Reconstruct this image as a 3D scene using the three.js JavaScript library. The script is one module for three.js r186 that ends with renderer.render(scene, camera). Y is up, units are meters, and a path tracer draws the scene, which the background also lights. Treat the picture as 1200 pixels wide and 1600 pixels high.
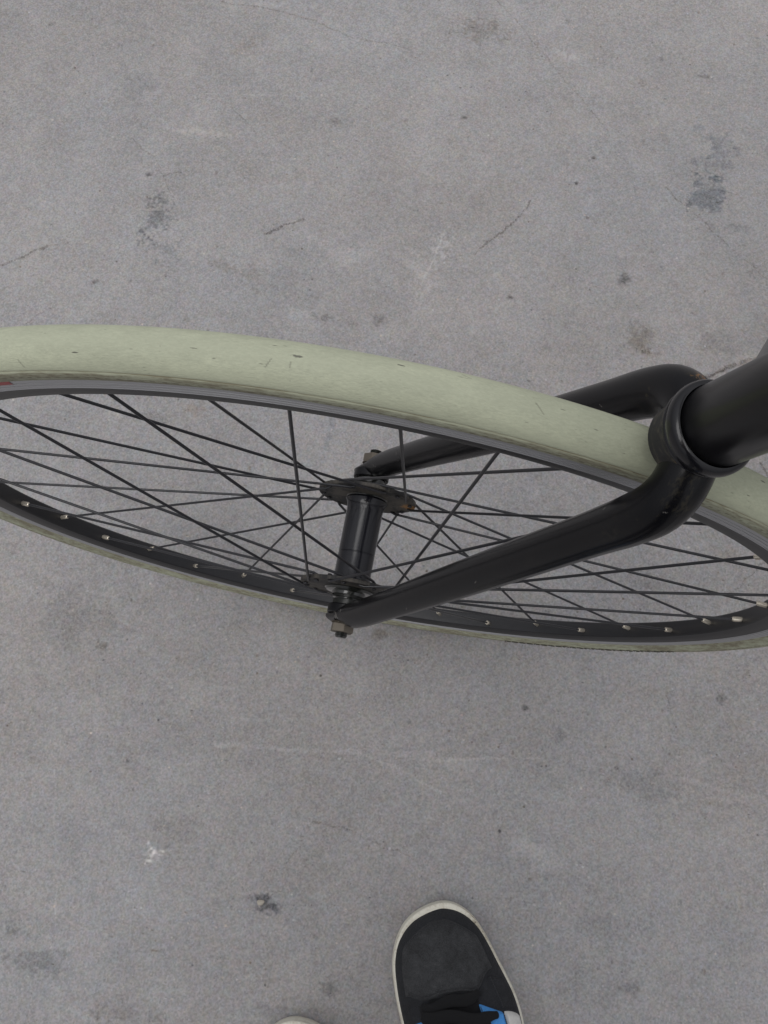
import * as THREE from 'three';
import { mergeGeometries, toCreasedNormals, mergeVertices } from 'three/addons/utils/BufferGeometryUtils.js';

import { MarchingCubes } from 'three/addons/objects/MarchingCubes.js';
import { RoundedBoxGeometry } from 'three/addons/geometries/RoundedBoxGeometry.js';

// ---------------------------------------------------------------- camera, sky, sun, exposure
const scene = new THREE.Scene();
const LEAN = THREE.MathUtils.degToRad(4);            // the bicycle leans a little towards the person holding it
const TYRE_C = 0.329, TYRE_R = 0.0135, TYRE_W = 0.0120;   // tyre section: radius of its centre line, half height, half width
const leanQ = new THREE.Quaternion().setFromAxisAngle(new THREE.Vector3(1, 0, 0), LEAN);

// wheel centre in the bicycle's own frame: straight above the origin once the bicycle leans, tyre on the ground
const HUB = new THREE.Vector3(0, TYRE_C * Math.cos(LEAN) + Math.hypot(TYRE_R * Math.cos(LEAN), TYRE_W * Math.sin(LEAN)), 0).applyQuaternion(leanQ.clone().invert());

const camera = new THREE.PerspectiveCamera(53.41, 1200 / 1600, 0.02, 60);
camera.position.set(0.0627, 0.7356, 0.1547).add(HUB).applyQuaternion(leanQ);
camera.quaternion.setFromEuler(new THREE.Euler(-1.3218, 0.2622, -0.0843, 'YXZ')).premultiply(leanQ);
camera.updateMatrixWorld(true);

// even overcast sky, brighter towards the zenith
{
  const w = 64, h = 32, d = new Float32Array(w * h * 4);
  for (let j = 0; j < h; j++) for (let i = 0; i < w; i++) {
    const el = ((j + 0.5) / h - 0.5) * Math.PI, s = Math.max(0, Math.sin(el));
    const L = 0.60 * (1 + 2 * s) / 3, k = (j * w + i) * 4;
    d[k] = L * 0.985; d[k + 1] = L * 0.995; d[k + 2] = L * 1.05; d[k + 3] = 1;
  }
  const sky = new THREE.DataTexture(d, w, h, THREE.RGBAFormat, THREE.FloatType);
  sky.mapping = THREE.EquirectangularReflectionMapping; sky.magFilter = THREE.LinearFilter; sky.needsUpdate = true;
  scene.background = sky; scene.environment = sky;
}
const sun = new THREE.DirectionalLight(new THREE.Color().setRGB(1, 0.985, 0.965), 1.0);
sun.position.set(-0.5, 3.3, 0.9); sun.target.position.set(0, 0, 0);
sun.castShadow = true; sun.shadow.radius = 90; sun.shadow.mapSize.set(2048, 2048);
Object.assign(sun.shadow.camera, { left: -1.5, right: 1.5, top: 1.5, bottom: -1.5, near: 0.1, far: 12 });
scene.add(sun, sun.target);

const renderer = new THREE.WebGLRenderer({ antialias: true });
renderer.toneMapping = THREE.LinearToneMapping;
renderer.toneMappingExposure = 1.46;
renderer.shadowMap.enabled = true;

// ---------------------------------------------------------------- helpers
function rng(seed) { let a = seed >>> 0; return () => { a = (a + 0x6D2B79F5) >>> 0; let t = Math.imul(a ^ (a >>> 15), 1 | a); t = (t + Math.imul(t ^ (t >>> 7), 61 | t)) ^ t; return ((t ^ (t >>> 14)) >>> 0) / 4294967296; }; }
const V = (x, y, z) => new THREE.Vector3(x, y, z);
const clamp = (x, a = 0, b = 1) => Math.min(b, Math.max(a, x));
const smooth = (a, b, x) => { const t = clamp((x - a) / (b - a)); return t * t * (3 - 2 * t); };
const mix = (a, b, t) => a + (b - a) * t;
const taken = {};
function numbered(n) { if (taken[n] === undefined) { taken[n] = 0; return n; } taken[n]++; return n + '_' + String(taken[n]).padStart(3, '0'); }
function part(name, geometry, material, parent) {
  const m = new THREE.Mesh(geometry, material); m.name = name; m.castShadow = m.receiveShadow = true; parent.add(m); return m;
}
function tag(o, label, category, group, kind) { Object.assign(o.userData, { label, category }); if (group) o.userData.group = group; if (kind) o.userData.kind = kind; return o; }
// tileable value noise on an n-cell lattice
function lattice(n, m, seed) { const r = rng(seed), a = new Float32Array(n * m); for (let i = 0; i < a.length; i++) a[i] = r(); return a; }
function noiseInto(out, w, h, n, m, seed, amp) {
  const L = lattice(n, m, seed);
  for (let j = 0; j < h; j++) {
    const y = j / h * m, y0 = Math.floor(y), fy = y - y0, sy = fy * fy * (3 - 2 * fy), r0 = (y0 % m) * n, r1 = ((y0 + 1) % m) * n;
    for (let i = 0; i < w; i++) {
      const x = i / w * n, x0 = Math.floor(x), fx = x - x0, sx = fx * fx * (3 - 2 * fx), c0 = x0 % n, c1 = (x0 + 1) % n;
      const a = L[r0 + c0] + (L[r0 + c1] - L[r0 + c0]) * sx, b = L[r1 + c0] + (L[r1 + c1] - L[r1 + c0]) * sx;
      out[j * w + i] += (a + (b - a) * sy - 0.5) * amp;
    }
  }
}
const enc = x => { x = clamp(x); return Math.round(255 * (x <= 0.0031308 ? x * 12.92 : 1.055 * Math.pow(x, 1 / 2.4) - 0.055)); };
function texRGB(w, h, f, srgb = true) {           // f(k, i, j) -> linear [r, g, b]
  const d = new Uint8Array(w * h * 4);
  for (let j = 0, k = 0; j < h; j++) for (let i = 0; i < w; i++, k++) {
    const c = f(k, i, j);
    for (let q = 0; q < 3; q++) d[k * 4 + q] = srgb ? enc(c[q]) : Math.round(255 * clamp(c[q]));
    d[k * 4 + 3] = 255;
  }
  const t = new THREE.DataTexture(d, w, h, THREE.RGBAFormat);
  t.wrapS = t.wrapT = THREE.RepeatWrapping; t.magFilter = THREE.LinearFilter; t.minFilter = THREE.LinearMipmapLinearFilter; t.generateMipmaps = true;
  if (srgb) t.colorSpace = THREE.SRGBColorSpace; t.needsUpdate = true; return t;
}
// creased normals, worked out in millimetres: the helper matches corners to a hundredth of a unit
const creased = (g, a) => toCreasedNormals(g.scale(1000, 1000, 1000), a).scale(0.001, 0.001, 0.001);
// surface of revolution about local z; profile [[r, z], ...]; u runs round, v along the profile
function revolve(profile, segs, crease = 0.6, t0 = 0, t1 = Math.PI * 2, uRep = 1, even = false) {
  const pos = [], uv = [], idx = [], n = profile.length; let len = [0];
  for (let i = 1; i < n; i++) len.push(len[i - 1] + Math.hypot(profile[i][0] - profile[i - 1][0], profile[i][1] - profile[i - 1][1]));
  for (let s = 0; s <= segs; s++) { const t = t0 + (t1 - t0) * s / segs, c = Math.cos(t), d = Math.sin(t);
    for (let i = 0; i < n; i++) { pos.push(profile[i][0] * c, profile[i][0] * d, profile[i][1]); uv.push(s / segs * uRep, even ? i / (n - 1) : len[i] / len[n - 1]); } }
  for (let s = 0; s < segs; s++) for (let i = 0; i < n - 1; i++) { const a = s * n + i, b = a + n; idx.push(a, b, a + 1, b, b + 1, a + 1); }
  const g = new THREE.BufferGeometry();
  g.setAttribute('position', new THREE.Float32BufferAttribute(pos, 3)); g.setAttribute('uv', new THREE.Float32BufferAttribute(uv, 2)); g.setIndex(idx);
  return creased(g, crease);
}
// tube along a path with a radius that varies, slightly oval section allowed: rad(t) -> [rn, rb]
function taperTube(curve, segs, sides, rad, cap = true, ref = V(0, 0, 1)) {
  const pos = [], uv = [], idx = [];   // section axes: N as near to z as the path allows, B across
  const ring = (P, N, B, r, v) => { for (let k = 0; k <= sides; k++) { const a = k / sides * Math.PI * 2, c = Math.cos(a), s = Math.sin(a);
    pos.push(P.x + N.x * c * r[0] + B.x * s * r[1], P.y + N.y * c * r[0] + B.y * s * r[1], P.z + N.z * c * r[0] + B.z * s * r[1]); uv.push(k / sides, v); } };
  const rows = [];
  for (let i = 0; i <= segs; i++) { const t = i / segs, P = curve.getPointAt(t), T = curve.getTangentAt(t), N = ref.clone().addScaledVector(T, -ref.dot(T)).normalize(); rows.push([P, N, T.clone().cross(N), rad(t), t]); }
  if (cap) for (const end of [0, 1]) {               // rounded ends
    const [P, N, B, r, v] = rows[end ? rows.length - 1 : 0], T = curve.getTangentAt(end ? 1 : 0).multiplyScalar(end ? 1 : -1), extra = [];
    for (let q = 1; q <= 5; q++) { const a = q / 5 * Math.PI / 2; extra.push([P.clone().addScaledVector(T, Math.sin(a) * r[0] * 0.6), N, B, [r[0] * Math.cos(a) + 1e-6, r[1] * Math.cos(a) + 1e-6], v]); }
    if (end) rows.push(...extra); else rows.unshift(...extra.reverse());
  }
  for (const r of rows) ring(...r);
  const m = sides + 1;
  for (let i = 0; i < rows.length - 1; i++) for (let k = 0; k < sides; k++) { const a = i * m + k, b = a + m; idx.push(a, a + 1, b, b, a + 1, b + 1); }
  const g = new THREE.BufferGeometry();
  g.setAttribute('position', new THREE.Float32BufferAttribute(pos, 3)); g.setAttribute('uv', new THREE.Float32BufferAttribute(uv, 2)); g.setIndex(idx);
  g.computeVertexNormals(); return g;
}
// cylinder from a to b
function rod(a, b, r0, r1 = r0, sides = 10) {
  const d = b.clone().sub(a), g = new THREE.CylinderGeometry(r1, r0, d.length(), sides, 1);
  g.applyQuaternion(new THREE.Quaternion().setFromUnitVectors(V(0, 1, 0), d.clone().normalize()));
  g.translate((a.x + b.x) / 2, (a.y + b.y) / 2, (a.z + b.z) / 2); return g;
}
const hexZ = (r, z0, z1, bev = 0.0008) => { const s = new THREE.Shape(); for (let k = 0; k < 6; k++) { const a = k * Math.PI / 3 + 0.3; k ? s.lineTo(r * Math.cos(a), r * Math.sin(a)) : s.moveTo(r * Math.cos(a), r * Math.sin(a)); }
  const g = new THREE.ExtrudeGeometry(s, { depth: z1 - z0 - 2 * bev, bevelEnabled: true, bevelSize: bev, bevelThickness: bev, bevelSegments: 2, steps: 1 }); g.translate(0, 0, z0 + bev); return g; };
// a photo pixel (1200 x 1600) meets the horizontal plane at height h
function gp(u, v, h = 0) {
  const t = Math.tan(THREE.MathUtils.degToRad(camera.fov) / 2) / 800, d = V((u - 600) * t, (800 - v) * t, -1).applyQuaternion(camera.quaternion);
  return camera.position.clone().addScaledVector(d, (h - camera.position.y) / d.y);
}

// ---------------------------------------------------------------- ground
const TILE = 1.5, GX0 = -0.86, GZ0 = -1.0;            // one texture tile spans the concrete in view
{
  const N = 2048, K = N / TILE, val = new Float32Array(N * N), warm = new Float32Array(N * N), hgt = new Float32Array(N * N);
  noiseInto(val, N, N, 5, 5, 11, 0.10); noiseInto(val, N, N, 13, 13, 12, 0.09); noiseInto(val, N, N, 37, 37, 13, 0.10);
  noiseInto(val, N, N, 110, 110, 14, 0.07); noiseInto(val, N, N, 330, 330, 15, 0.09); noiseInto(val, N, N, 1024, 1024, 16, 0.38);
  { const W = rng(17); for (let k = 0; k < N * N; k++) val[k] += (W() - 0.5) * 0.20; }
  noiseInto(warm, N, N, 7, 7, 21, 0.05); noiseInto(warm, N, N, 60, 60, 22, 0.03); noiseInto(warm, N, N, 420, 420, 23, 0.09); noiseInto(warm, N, N, 1024, 1024, 24, 0.06);
  const tint = new Float32Array(N * N); noiseInto(tint, N, N, 260, 260, 25, 0.05); noiseInto(tint, N, N, 620, 620, 26, 0.07);
  noiseInto(hgt, N, N, 220, 220, 31, 0.5); noiseInto(hgt, N, N, 700, 700, 32, 0.5);
  const blot = new Float32Array(N * N); noiseInto(blot, N, N, 60, 60, 41, 0.5); noiseInto(blot, N, N, 160, 160, 42, 0.55); noiseInto(blot, N, N, 500, 500, 43, 0.5);
  const R = rng(5);
  const px = (x, z) => [(x - GX0) * K, (z - GZ0) * K];
  const put = (i, j, dv, dw = 0, dh = 0) => { const k = ((j % N + N) % N) * N + ((i % N + N) % N); val[k] += dv; warm[k] += dw; hgt[k] += dh; };
  // ragged stain: centre, radii in texels, strength, warmth
  function stain(cx, cy, rx, ry, dv, dw = 0, rag = 1.2, dh = 0) {
    for (let j = Math.floor(cy - 2 * ry); j <= cy + 2 * ry; j++) for (let i = Math.floor(cx - 2 * rx); i <= cx + 2 * rx; i++) {
      const d = Math.hypot((i - cx) / rx, (j - cy) / ry), k = ((j % N + N) % N) * N + ((i % N + N) % N);
      const m = smooth(0.05, 0.85, 0.98 - d + blot[k] * rag * 1.1) * smooth(2, 1.1, d);
      if (m > 0) { val[k] += dv * m; warm[k] += dw * m; hgt[k] += dh * m; }
    }
  }
  // broken line through points (texels)
  function stroke(pts, wd, dv, dw = 0, dh = 0, gaps = 0.3, jit = 1.2) {
    let wob = 0, wob2 = 0, on = 1;
    for (let s = 0; s < pts.length - 1; s++) {
      const [x0, y0] = pts[s], [x1, y1] = pts[s + 1], L = Math.hypot(x1 - x0, y1 - y0), nx = -(y1 - y0) / L, ny = (x1 - x0) / L;
      for (let q = 0; q < L; q += 0.5) {
        wob = wob * 0.97 + (R() - 0.5) * jit * 0.5; wob2 = wob2 * 0.96 + (R() - 0.5) * 0.3; on = on * 0.95 + R() * 0.05;
        if (on * (0.6 + 0.8 * R()) < gaps) continue;
        const x = x0 + (x1 - x0) * q / L + nx * wob, y = y0 + (y1 - y0) * q / L + ny * wob, w = Math.max(0.5, wd * (1 + wob2));
        for (let o = -Math.ceil(w); o <= Math.ceil(w); o++) if (Math.abs(o) <= w * (0.5 + R() * 0.5)) put(Math.round(x + nx * o), Math.round(y + ny * o), dv * 0.5 * (0.6 + 0.8 * R()), dw * 0.5, dh * 0.5);
      }
    }
  }
  const P = (u, v) => { const g = gp(u, v); return px(g.x, g.z); };
  const mm = K / 1000;
  // marks seen on this concrete (photo pixels), radii in millimetres
  for (const [u, v, rx, ry, dv, dw, rag] of [
    [246, 340, 22, 30, -0.17, -0.02, 1.6], [265, 390, 34, 26, -0.10, -0.02, 1.7], [1120, 235, 30, 34, -0.10, -0.03, 1.5], [1105, 305, 26, 28, -0.16, -0.04, 1.5], [1150, 355, 26, 16, -0.08, 0, 1.6],
    [1005, 527, 27, 32, -0.13, 0.03, 0.7], [975, 436, 11, 11, -0.26, 0.01, 0.7], [1003, 540, 14, 16, -0.08, 0.03, 1.0], [500, 498, 26, 14, -0.12, 0.01, 1.5], [598, 500, 14, 12, -0.12, 0, 1.4], [1095, 118, 15, 8, -0.16, 0.01, 1.2], [888, 34, 9, 7, -0.2, 0.01, 1],
    [725, 183, 6, 5, -0.2, 0, 0.8], [745, 45, 44, 24, -0.10, 0.03, 1.8], [522, 189, 10, 9, -0.12, 0.02, 1.2], [637, 188, 9, 7, -0.12, 0.03, 1.2], [797, 464, 7, 4, -0.25, 0.03, 0.9], [146, 440, 11, 7, -0.17, 0.02, 1.2],
    [232, 272, 5, 5, -0.25, 0, 0.6], [900, 286, 4, 4, -0.3, 0, 0.5], [927, 246, 5, 4, -0.2, 0.05, 0.8], [1033, 92, 5, 9, -0.18, 0, 0.8], [160, 1012, 12, 9, -0.2, 0.03, 1.2], [595, 990, 9, 9, -0.14, 0.04, 1.2], [820, 1105, 6, 5, -0.25, 0, 0.7],
    [1128, 1092, 11, 12, -0.17, 0, 1.3], [414, 1413, 15, 10, -0.26, -0.02, 1.1], [875, 1145, 6, 10, -0.1, 0, 1.2], [345, 1085, 7, 6, -0.15, 0, 1], [270, 1300, 28, 24, -0.06, 0, 1.6], [60, 1500, 36, 12, -0.10, -0.01, 1.6], [20, 1440, 22, 18, -0.08, 0, 1.6],
    [200, 1585, 40, 14, -0.08, 0.02, 1.6], [520, 1545, 16, 8, -0.1, 0, 1.5], [985, 1540, 14, 6, -0.1, 0, 1.5], [780, 1298, 3, 3, -0.35, 0, 0.3], [1020, 1230, 50, 24, -0.05, 0, 1.7], [510, 690, 7, 50, -0.08, -0.03, 1.2], [1140, 865, 14, 12, -0.05, 0.04, 1.5],
    [540, 640, 14, 8, -0.07, 0.03, 1.4], [560, 590, 10, 4, -0.1, 0, 1], [300, 640, 14, 10, -0.07, 0.06, 1.4], [240, 1335, 12, 12, 0.10, 0, 1.5], [660, 430, 26, 44, 0.07, 0, 1.8], [330, 208, 46, 9, 0.08, 0.02, 1.5], [890, 88, 34, 9, 0.08, 0, 1.5], [980, 396, 40, 9, 0.08, 0, 1.7], [690, 375, 16, 22, 0.10, 0, 1.7],
    [20, 290, 14, 16, 0.08, 0, 1.4], [545, 390, 40, 30, 0.05, 0, 1.8], [180, 640, 30, 12, 0.05, 0, 1.7], [1130, 1245, 60, 8, 0.05, 0, 1.5], [700, 1190, 50, 6, 0.05, 0, 1.6], [120, 960, 60, 40, -0.05, 0, 1.8], [960, 1450, 70, 40, -0.035, 0, 1.8]]) {
    const [x, y] = P(u, v); stain(x, y, rx * mm, ry * mm, dv * 2.2, dw * 1.6, rag, dv < -0.15 ? -0.5 : 0);
  }
  // cracks: dark, sunken
  for (const [wd, ...pts] of [
    [1.5, [-10, 420], [30, 402], [60, 390], [76, 384]], [0.7, [76, 384], [110, 378]], [0.9, [362, 168], [380, 186], [392, 198], [402, 214]], [1.1, [828, 312], [824, 328], [808, 343], [785, 362], [760, 378], [742, 398]],
    [0.9, [1040, 292], [1090, 338], [1128, 375], [1165, 405], [1205, 442]], [0.7, [1085, 291], [1120, 295], [1155, 306]], [0.6, [770, -10], [850, 85], [910, 155], [948, 205]], [2.2, [1085, 602], [1112, 584], [1140, 573], [1170, 560], [1210, 551]], [1.6, [1090, 594], [1112, 585], [1136, 574]],
    [1.4, [1188, 722], [1200, 748]], [0.9, [1196, 872], [1165, 900], [1150, 922], [1132, 930]], [0.8, [488, 1282], [540, 1293], [575, 1310], [610, 1328], [646, 1342]], [0.9, [345, 2], [420, 12], [490, 32], [545, 56], [600, 66], [645, 76]],
    [1.6, [412, 365], [440, 352], [476, 341]], [0.6, [470, 1320], [440, 1352]], [0.5, [1040, 1085], [1052, 1120]], [0.7, [40, 505], [80, 480]], [0.6, [205, 215], [245, 250], [275, 320]], [0.5, [250, 275], [300, 262]]])
    stroke(pts.map(q => P(...q)), wd * mm * 1.1, wd < 1 ? -0.24 : -0.36, 0.04, -1.8, wd < 1 ? 0.4 : 0.33, 2.4);
  // pale scratches and scuffs
  for (const [wd, st, ...pts] of [
    [1.6, 0.10, [335, 1163], [430, 1168], [560, 1176], [615, 1198], [690, 1238]], [1.3, 0.08, [680, 1188], [760, 1186], [850, 1184]], [1.6, 0.06, [360, 1122], [460, 1126]], [2.4, 0.06, [1060, 1215], [1120, 1232], [1205, 1248]],
    [1.0, 0.14, [640, 470], [668, 425], [694, 365]], [0.8, 0.08, [85, 1200], [86, 1450]], [0.7, 0.07, [768, 140], [769, 235]], [1.2, 0.06, [480, 150], [300, 145]], [0.8, 0.08, [1135, 890], [1130, 980]], [0.8, 0.1, [955, 905], [1000, 950]], [0.7, 0.08, [1015, 1380], [1010, 1430]],
    [0.8, 0.1, [1000, 1500], [990, 1460], [1010, 1440]], [0.6, 0.08, [820, 1390], [812, 1440]], [0.6, 0.09, [515, 1215], [540, 1180]], [0.7, 0.1, [705, 480], [690, 510]], [0.7, 0.08, [860, 1260], [880, 1235], [900, 1228]]])
    stroke(pts.map(q => P(...q)), wd * mm * 1.3, st * 1.7, 0, 0.2, 0.36, 2.2);
  // a splash of white paint: ragged flecks
  for (const [u, v, rx, ry] of [[231, 1344, 5, 4], [236, 1337, 4, 6], [240, 1331, 4, 3.5], [249, 1335, 6, 2.5], [231, 1316, 3, 4], [235, 1325, 2.5, 3], [226, 1349, 3, 2], [254, 1330, 3, 2]]) { const [x, y] = P(u, v); stain(x, y, rx * mm, ry * mm, 0.75, 0, 1.5, 0.3); }
  // random fine scratches, pits, sand grains
  for (let n = 0; n < 150; n++) { const x = R() * N, y = R() * N, a = R() * 7, L = (6 + R() * 40) * mm; stroke([[x, y], [x + Math.cos(a) * L * 0.5 + (R() - .5) * 8, y + Math.sin(a) * L * 0.5], [x + Math.cos(a) * L, y + Math.sin(a) * L]], 0.5, R() < 0.7 ? 0.09 : -0.1, 0, 0.1, 0.45); }
  for (let n = 0; n < 900; n++) stain(R() * N, R() * N, (1 + R() * R() * 5) * mm, (1 + R() * R() * 4) * mm, -0.10 - R() * 0.24, (R() - 0.25) * 0.12, 0.9, -0.6);
  for (let n = 0; n < 60; n++) stain(R() * N, R() * N, (6 + R() * 22) * mm, (6 + R() * 16) * mm, (R() < 0.6 ? -1 : 1) * (0.06 + R() * 0.10), (R() - 0.4) * 0.06, 1.9);
  for (let n = 0; n < 46000; n++) { const x = Math.floor(R() * N), y = Math.floor(R() * N), d = R() < 0.6 ? 0.10 + R() * 0.18 : -0.12 - R() * 0.18, w = (R() - 0.5) * 0.2; put(x, y, d, w); if (R() < 0.6) put(x + 1, y, d * 0.8, w); if (R() < 0.5) put(x, y + 1, d * 0.8, w); }
  for (let n = 0; n < 2600; n++) { const x = Math.floor(R() * N), y = Math.floor(R() * N), d = R() < 0.62 ? 0.18 + R() * 0.28 : -0.25 - R() * 0.25, w = (R() - 0.3) * 0.25, r = 0.6 + R() * 1.1; for (let j = -2; j <= 2; j++) for (let i = -2; i <= 2; i++) if (Math.hypot(i, j * 1.2) < r) put(x + i, y + j, d, w); }
  const map = texRGB(N, N, k => { const v = 0.262 * Math.max(0.25, 1 + 1.05 * val[k]), w = warm[k]; const t = tint[k]; return [v * (1.035 + w * 0.8 - t * 0.4), v * (0.992 + t * 0.5), v * (0.982 - w * 0.8 - t * 0.4)]; });
  const bump = texRGB(N, N, k => { const h = 0.6 + hgt[k] * 0.25 + val[k] * 0.15; return [h, h, h]; }, false);
  const g = new THREE.PlaneGeometry(9, 9).rotateX(-Math.PI / 2), p = g.attributes.position, uv = g.attributes.uv;
  for (let i = 0; i < p.count; i++) uv.setXY(i, (p.getX(i) - GX0) / TILE, (p.getZ(i) - GZ0) / TILE);
  const ground = part('ground', g, new THREE.MeshStandardMaterial({ map, bumpMap: bump, bumpScale: 0.0011, roughness: 0.88 }), scene);
  tag(ground, 'worn grey concrete floor with hairline cracks, stains and scuffs', 'concrete floor', null, 'structure');
}

// ---------------------------------------------------------------- materials of the bicycle
function speckTex(w, h, seed, f) { const a = new Float32Array(w * h), b = new Float32Array(w * h); noiseInto(a, w, h, 6, 6, seed, 0.6); noiseInto(a, w, h, 24, 24, seed + 1, 0.5); noiseInto(a, w, h, Math.min(w, 90), Math.min(h, 90), seed + 2, 0.4); noiseInto(b, w, h, Math.min(w, 200), Math.min(h, 200), seed + 3, 1); return texRGB(w, h, (k, i, j) => f(a[k], b[k], i / w, j / h)); }
const dust = (base, d, amt) => speckTex(512, 512, d, (a, b) => { const m = clamp(smooth(0.02, 0.55, a) * 0.7 + (b > 0.4 ? 0.5 : 0)) * amt; return [mix(base[0], 0.16, m), mix(base[1], 0.145, m), mix(base[2], 0.12, m)]; });
const M = {
  paint: new THREE.MeshPhysicalMaterial({ map: dust([0.0045, 0.0045, 0.0055], 60, 0.04), roughness: 0.27, specularIntensity: 0.42, clearcoat: 0.08, clearcoatRoughness: 0.15 }),
  blackAlloy: new THREE.MeshPhysicalMaterial({ map: dust([0.005, 0.005, 0.008], 70, 0.04), roughness: 0.2, specularIntensity: 0.6, clearcoat: 0.3, clearcoatRoughness: 0.12 }),
  flange: new THREE.MeshStandardMaterial({ map: speckTex(512, 512, 80, (a, b) => { const m = clamp(smooth(-0.25, 0.3, a) + b * 0.4); return [mix(0.009, 0.075, m), mix(0.009, 0.066, m), mix(0.010, 0.054, m)]; }), roughness: 0.62, metalness: 0.1 }),
  flangeRust: new THREE.MeshStandardMaterial({ map: speckTex(512, 512, 85, (a, b, u, v) => { const m = clamp(smooth(-0.25, 0.3, a) + b * 0.4), r = smooth(0.06, 0.02, Math.hypot(u - 0.565, v - 0.762) - a * 0.05); return [mix(mix(0.009, 0.075, m), 0.34, r), mix(mix(0.009, 0.066, m), 0.17, r), mix(mix(0.010, 0.054, m), 0.055, r)]; }), roughness: 0.62, metalness: 0.1 }),
  rim: new THREE.MeshPhysicalMaterial({ map: dust([0.008, 0.008, 0.010], 90, 0.07), roughness: 0.45, clearcoat: 0.1, clearcoatRoughness: 0.4 }),
  track: new THREE.MeshStandardMaterial({ color: new THREE.Color().setRGB(0.40, 0.40, 0.41), metalness: 0.35, roughness: 0.5 }),
  spoke: new THREE.MeshPhysicalMaterial({ color: new THREE.Color().setRGB(0.013, 0.013, 0.016), roughness: 0.45, clearcoat: 0.2 }),
  nipple: new THREE.MeshStandardMaterial({ color: new THREE.Color().setRGB(0.66, 0.6, 0.5), metalness: 0.8, roughness: 0.35 }),
  rust: new THREE.MeshStandardMaterial({ map: speckTex(256, 256, 100, (a, b) => { const m = clamp(smooth(-0.2, 0.25, a) + b * 0.5); return [mix(0.15, 0.045, m), mix(0.13, 0.033, m), mix(0.105, 0.023, m)]; }), metalness: 0.55, roughness: 0.55 }),
  cup: new THREE.MeshPhysicalMaterial({ map: dust([0.005, 0.005, 0.007], 75, 0.05), roughness: 0.25, specularIntensity: 0.6, clearcoat: 0.3, clearcoatRoughness: 0.1 }),
  grease: new THREE.MeshPhysicalMaterial({ color: new THREE.Color().setRGB(0.012, 0.013, 0.011), roughness: 0.22, clearcoat: 0.6, clearcoatRoughness: 0.1 }),
  red: new THREE.MeshStandardMaterial({ color: new THREE.Color().setRGB(0.28, 0.06, 0.06), roughness: 0.5 }),
};

// ---------------------------------------------------------------- bicycle
const bicycle = new THREE.Group(); bicycle.name = 'bicycle'; scene.add(bicycle); bicycle.quaternion.copy(leanQ);
tag(bicycle, 'black bicycle with cream tyre, black spokes and unicrown fork, front wheel in view', 'bicycle');
const wheel = new THREE.Group(); wheel.name = 'wheel'; wheel.position.copy(HUB); bicycle.add(wheel);
const TH0 = 3.38223, RIM_IN = 0.2936;

// where a photo pixel meets the tyre: angle round the wheel, angle across the section
bicycle.updateMatrixWorld(true);
const toPix = p => { const q = p.clone().project(camera); return [(q.x + 1) * 600, (1 - q.y) * 800]; };
camera.updateProjectionMatrix(); camera.matrixWorldInverse.copy(camera.matrixWorld).invert();
function tyreAt(u, v, th0 = 0, th1 = Math.PI) {
  let best = [1e9];
  const cl = camera.position.clone().applyQuaternion(leanQ.clone().invert()).sub(HUB);
  for (let t = th0; t < th1; t += 0.006) for (let f = -1.4; f < 2.1; f += 0.03) {
    const er = V(Math.cos(t), Math.sin(t), 0), n = er.clone().multiplyScalar(Math.cos(f) / TYRE_R).add(V(0, 0, Math.sin(f) / TYRE_W)), q = er.multiplyScalar(TYRE_C + TYRE_R * Math.cos(f)).add(V(0, 0, TYRE_W * Math.sin(f)));
    if (n.dot(cl.clone().sub(q)) < 0) continue;
    const [x, y] = toPix(q.add(HUB).applyQuaternion(leanQ)), d = Math.hypot(x - u, y - v);
    if (d < best[0]) best = [d, t, f];
  }
  return best;
}
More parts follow.
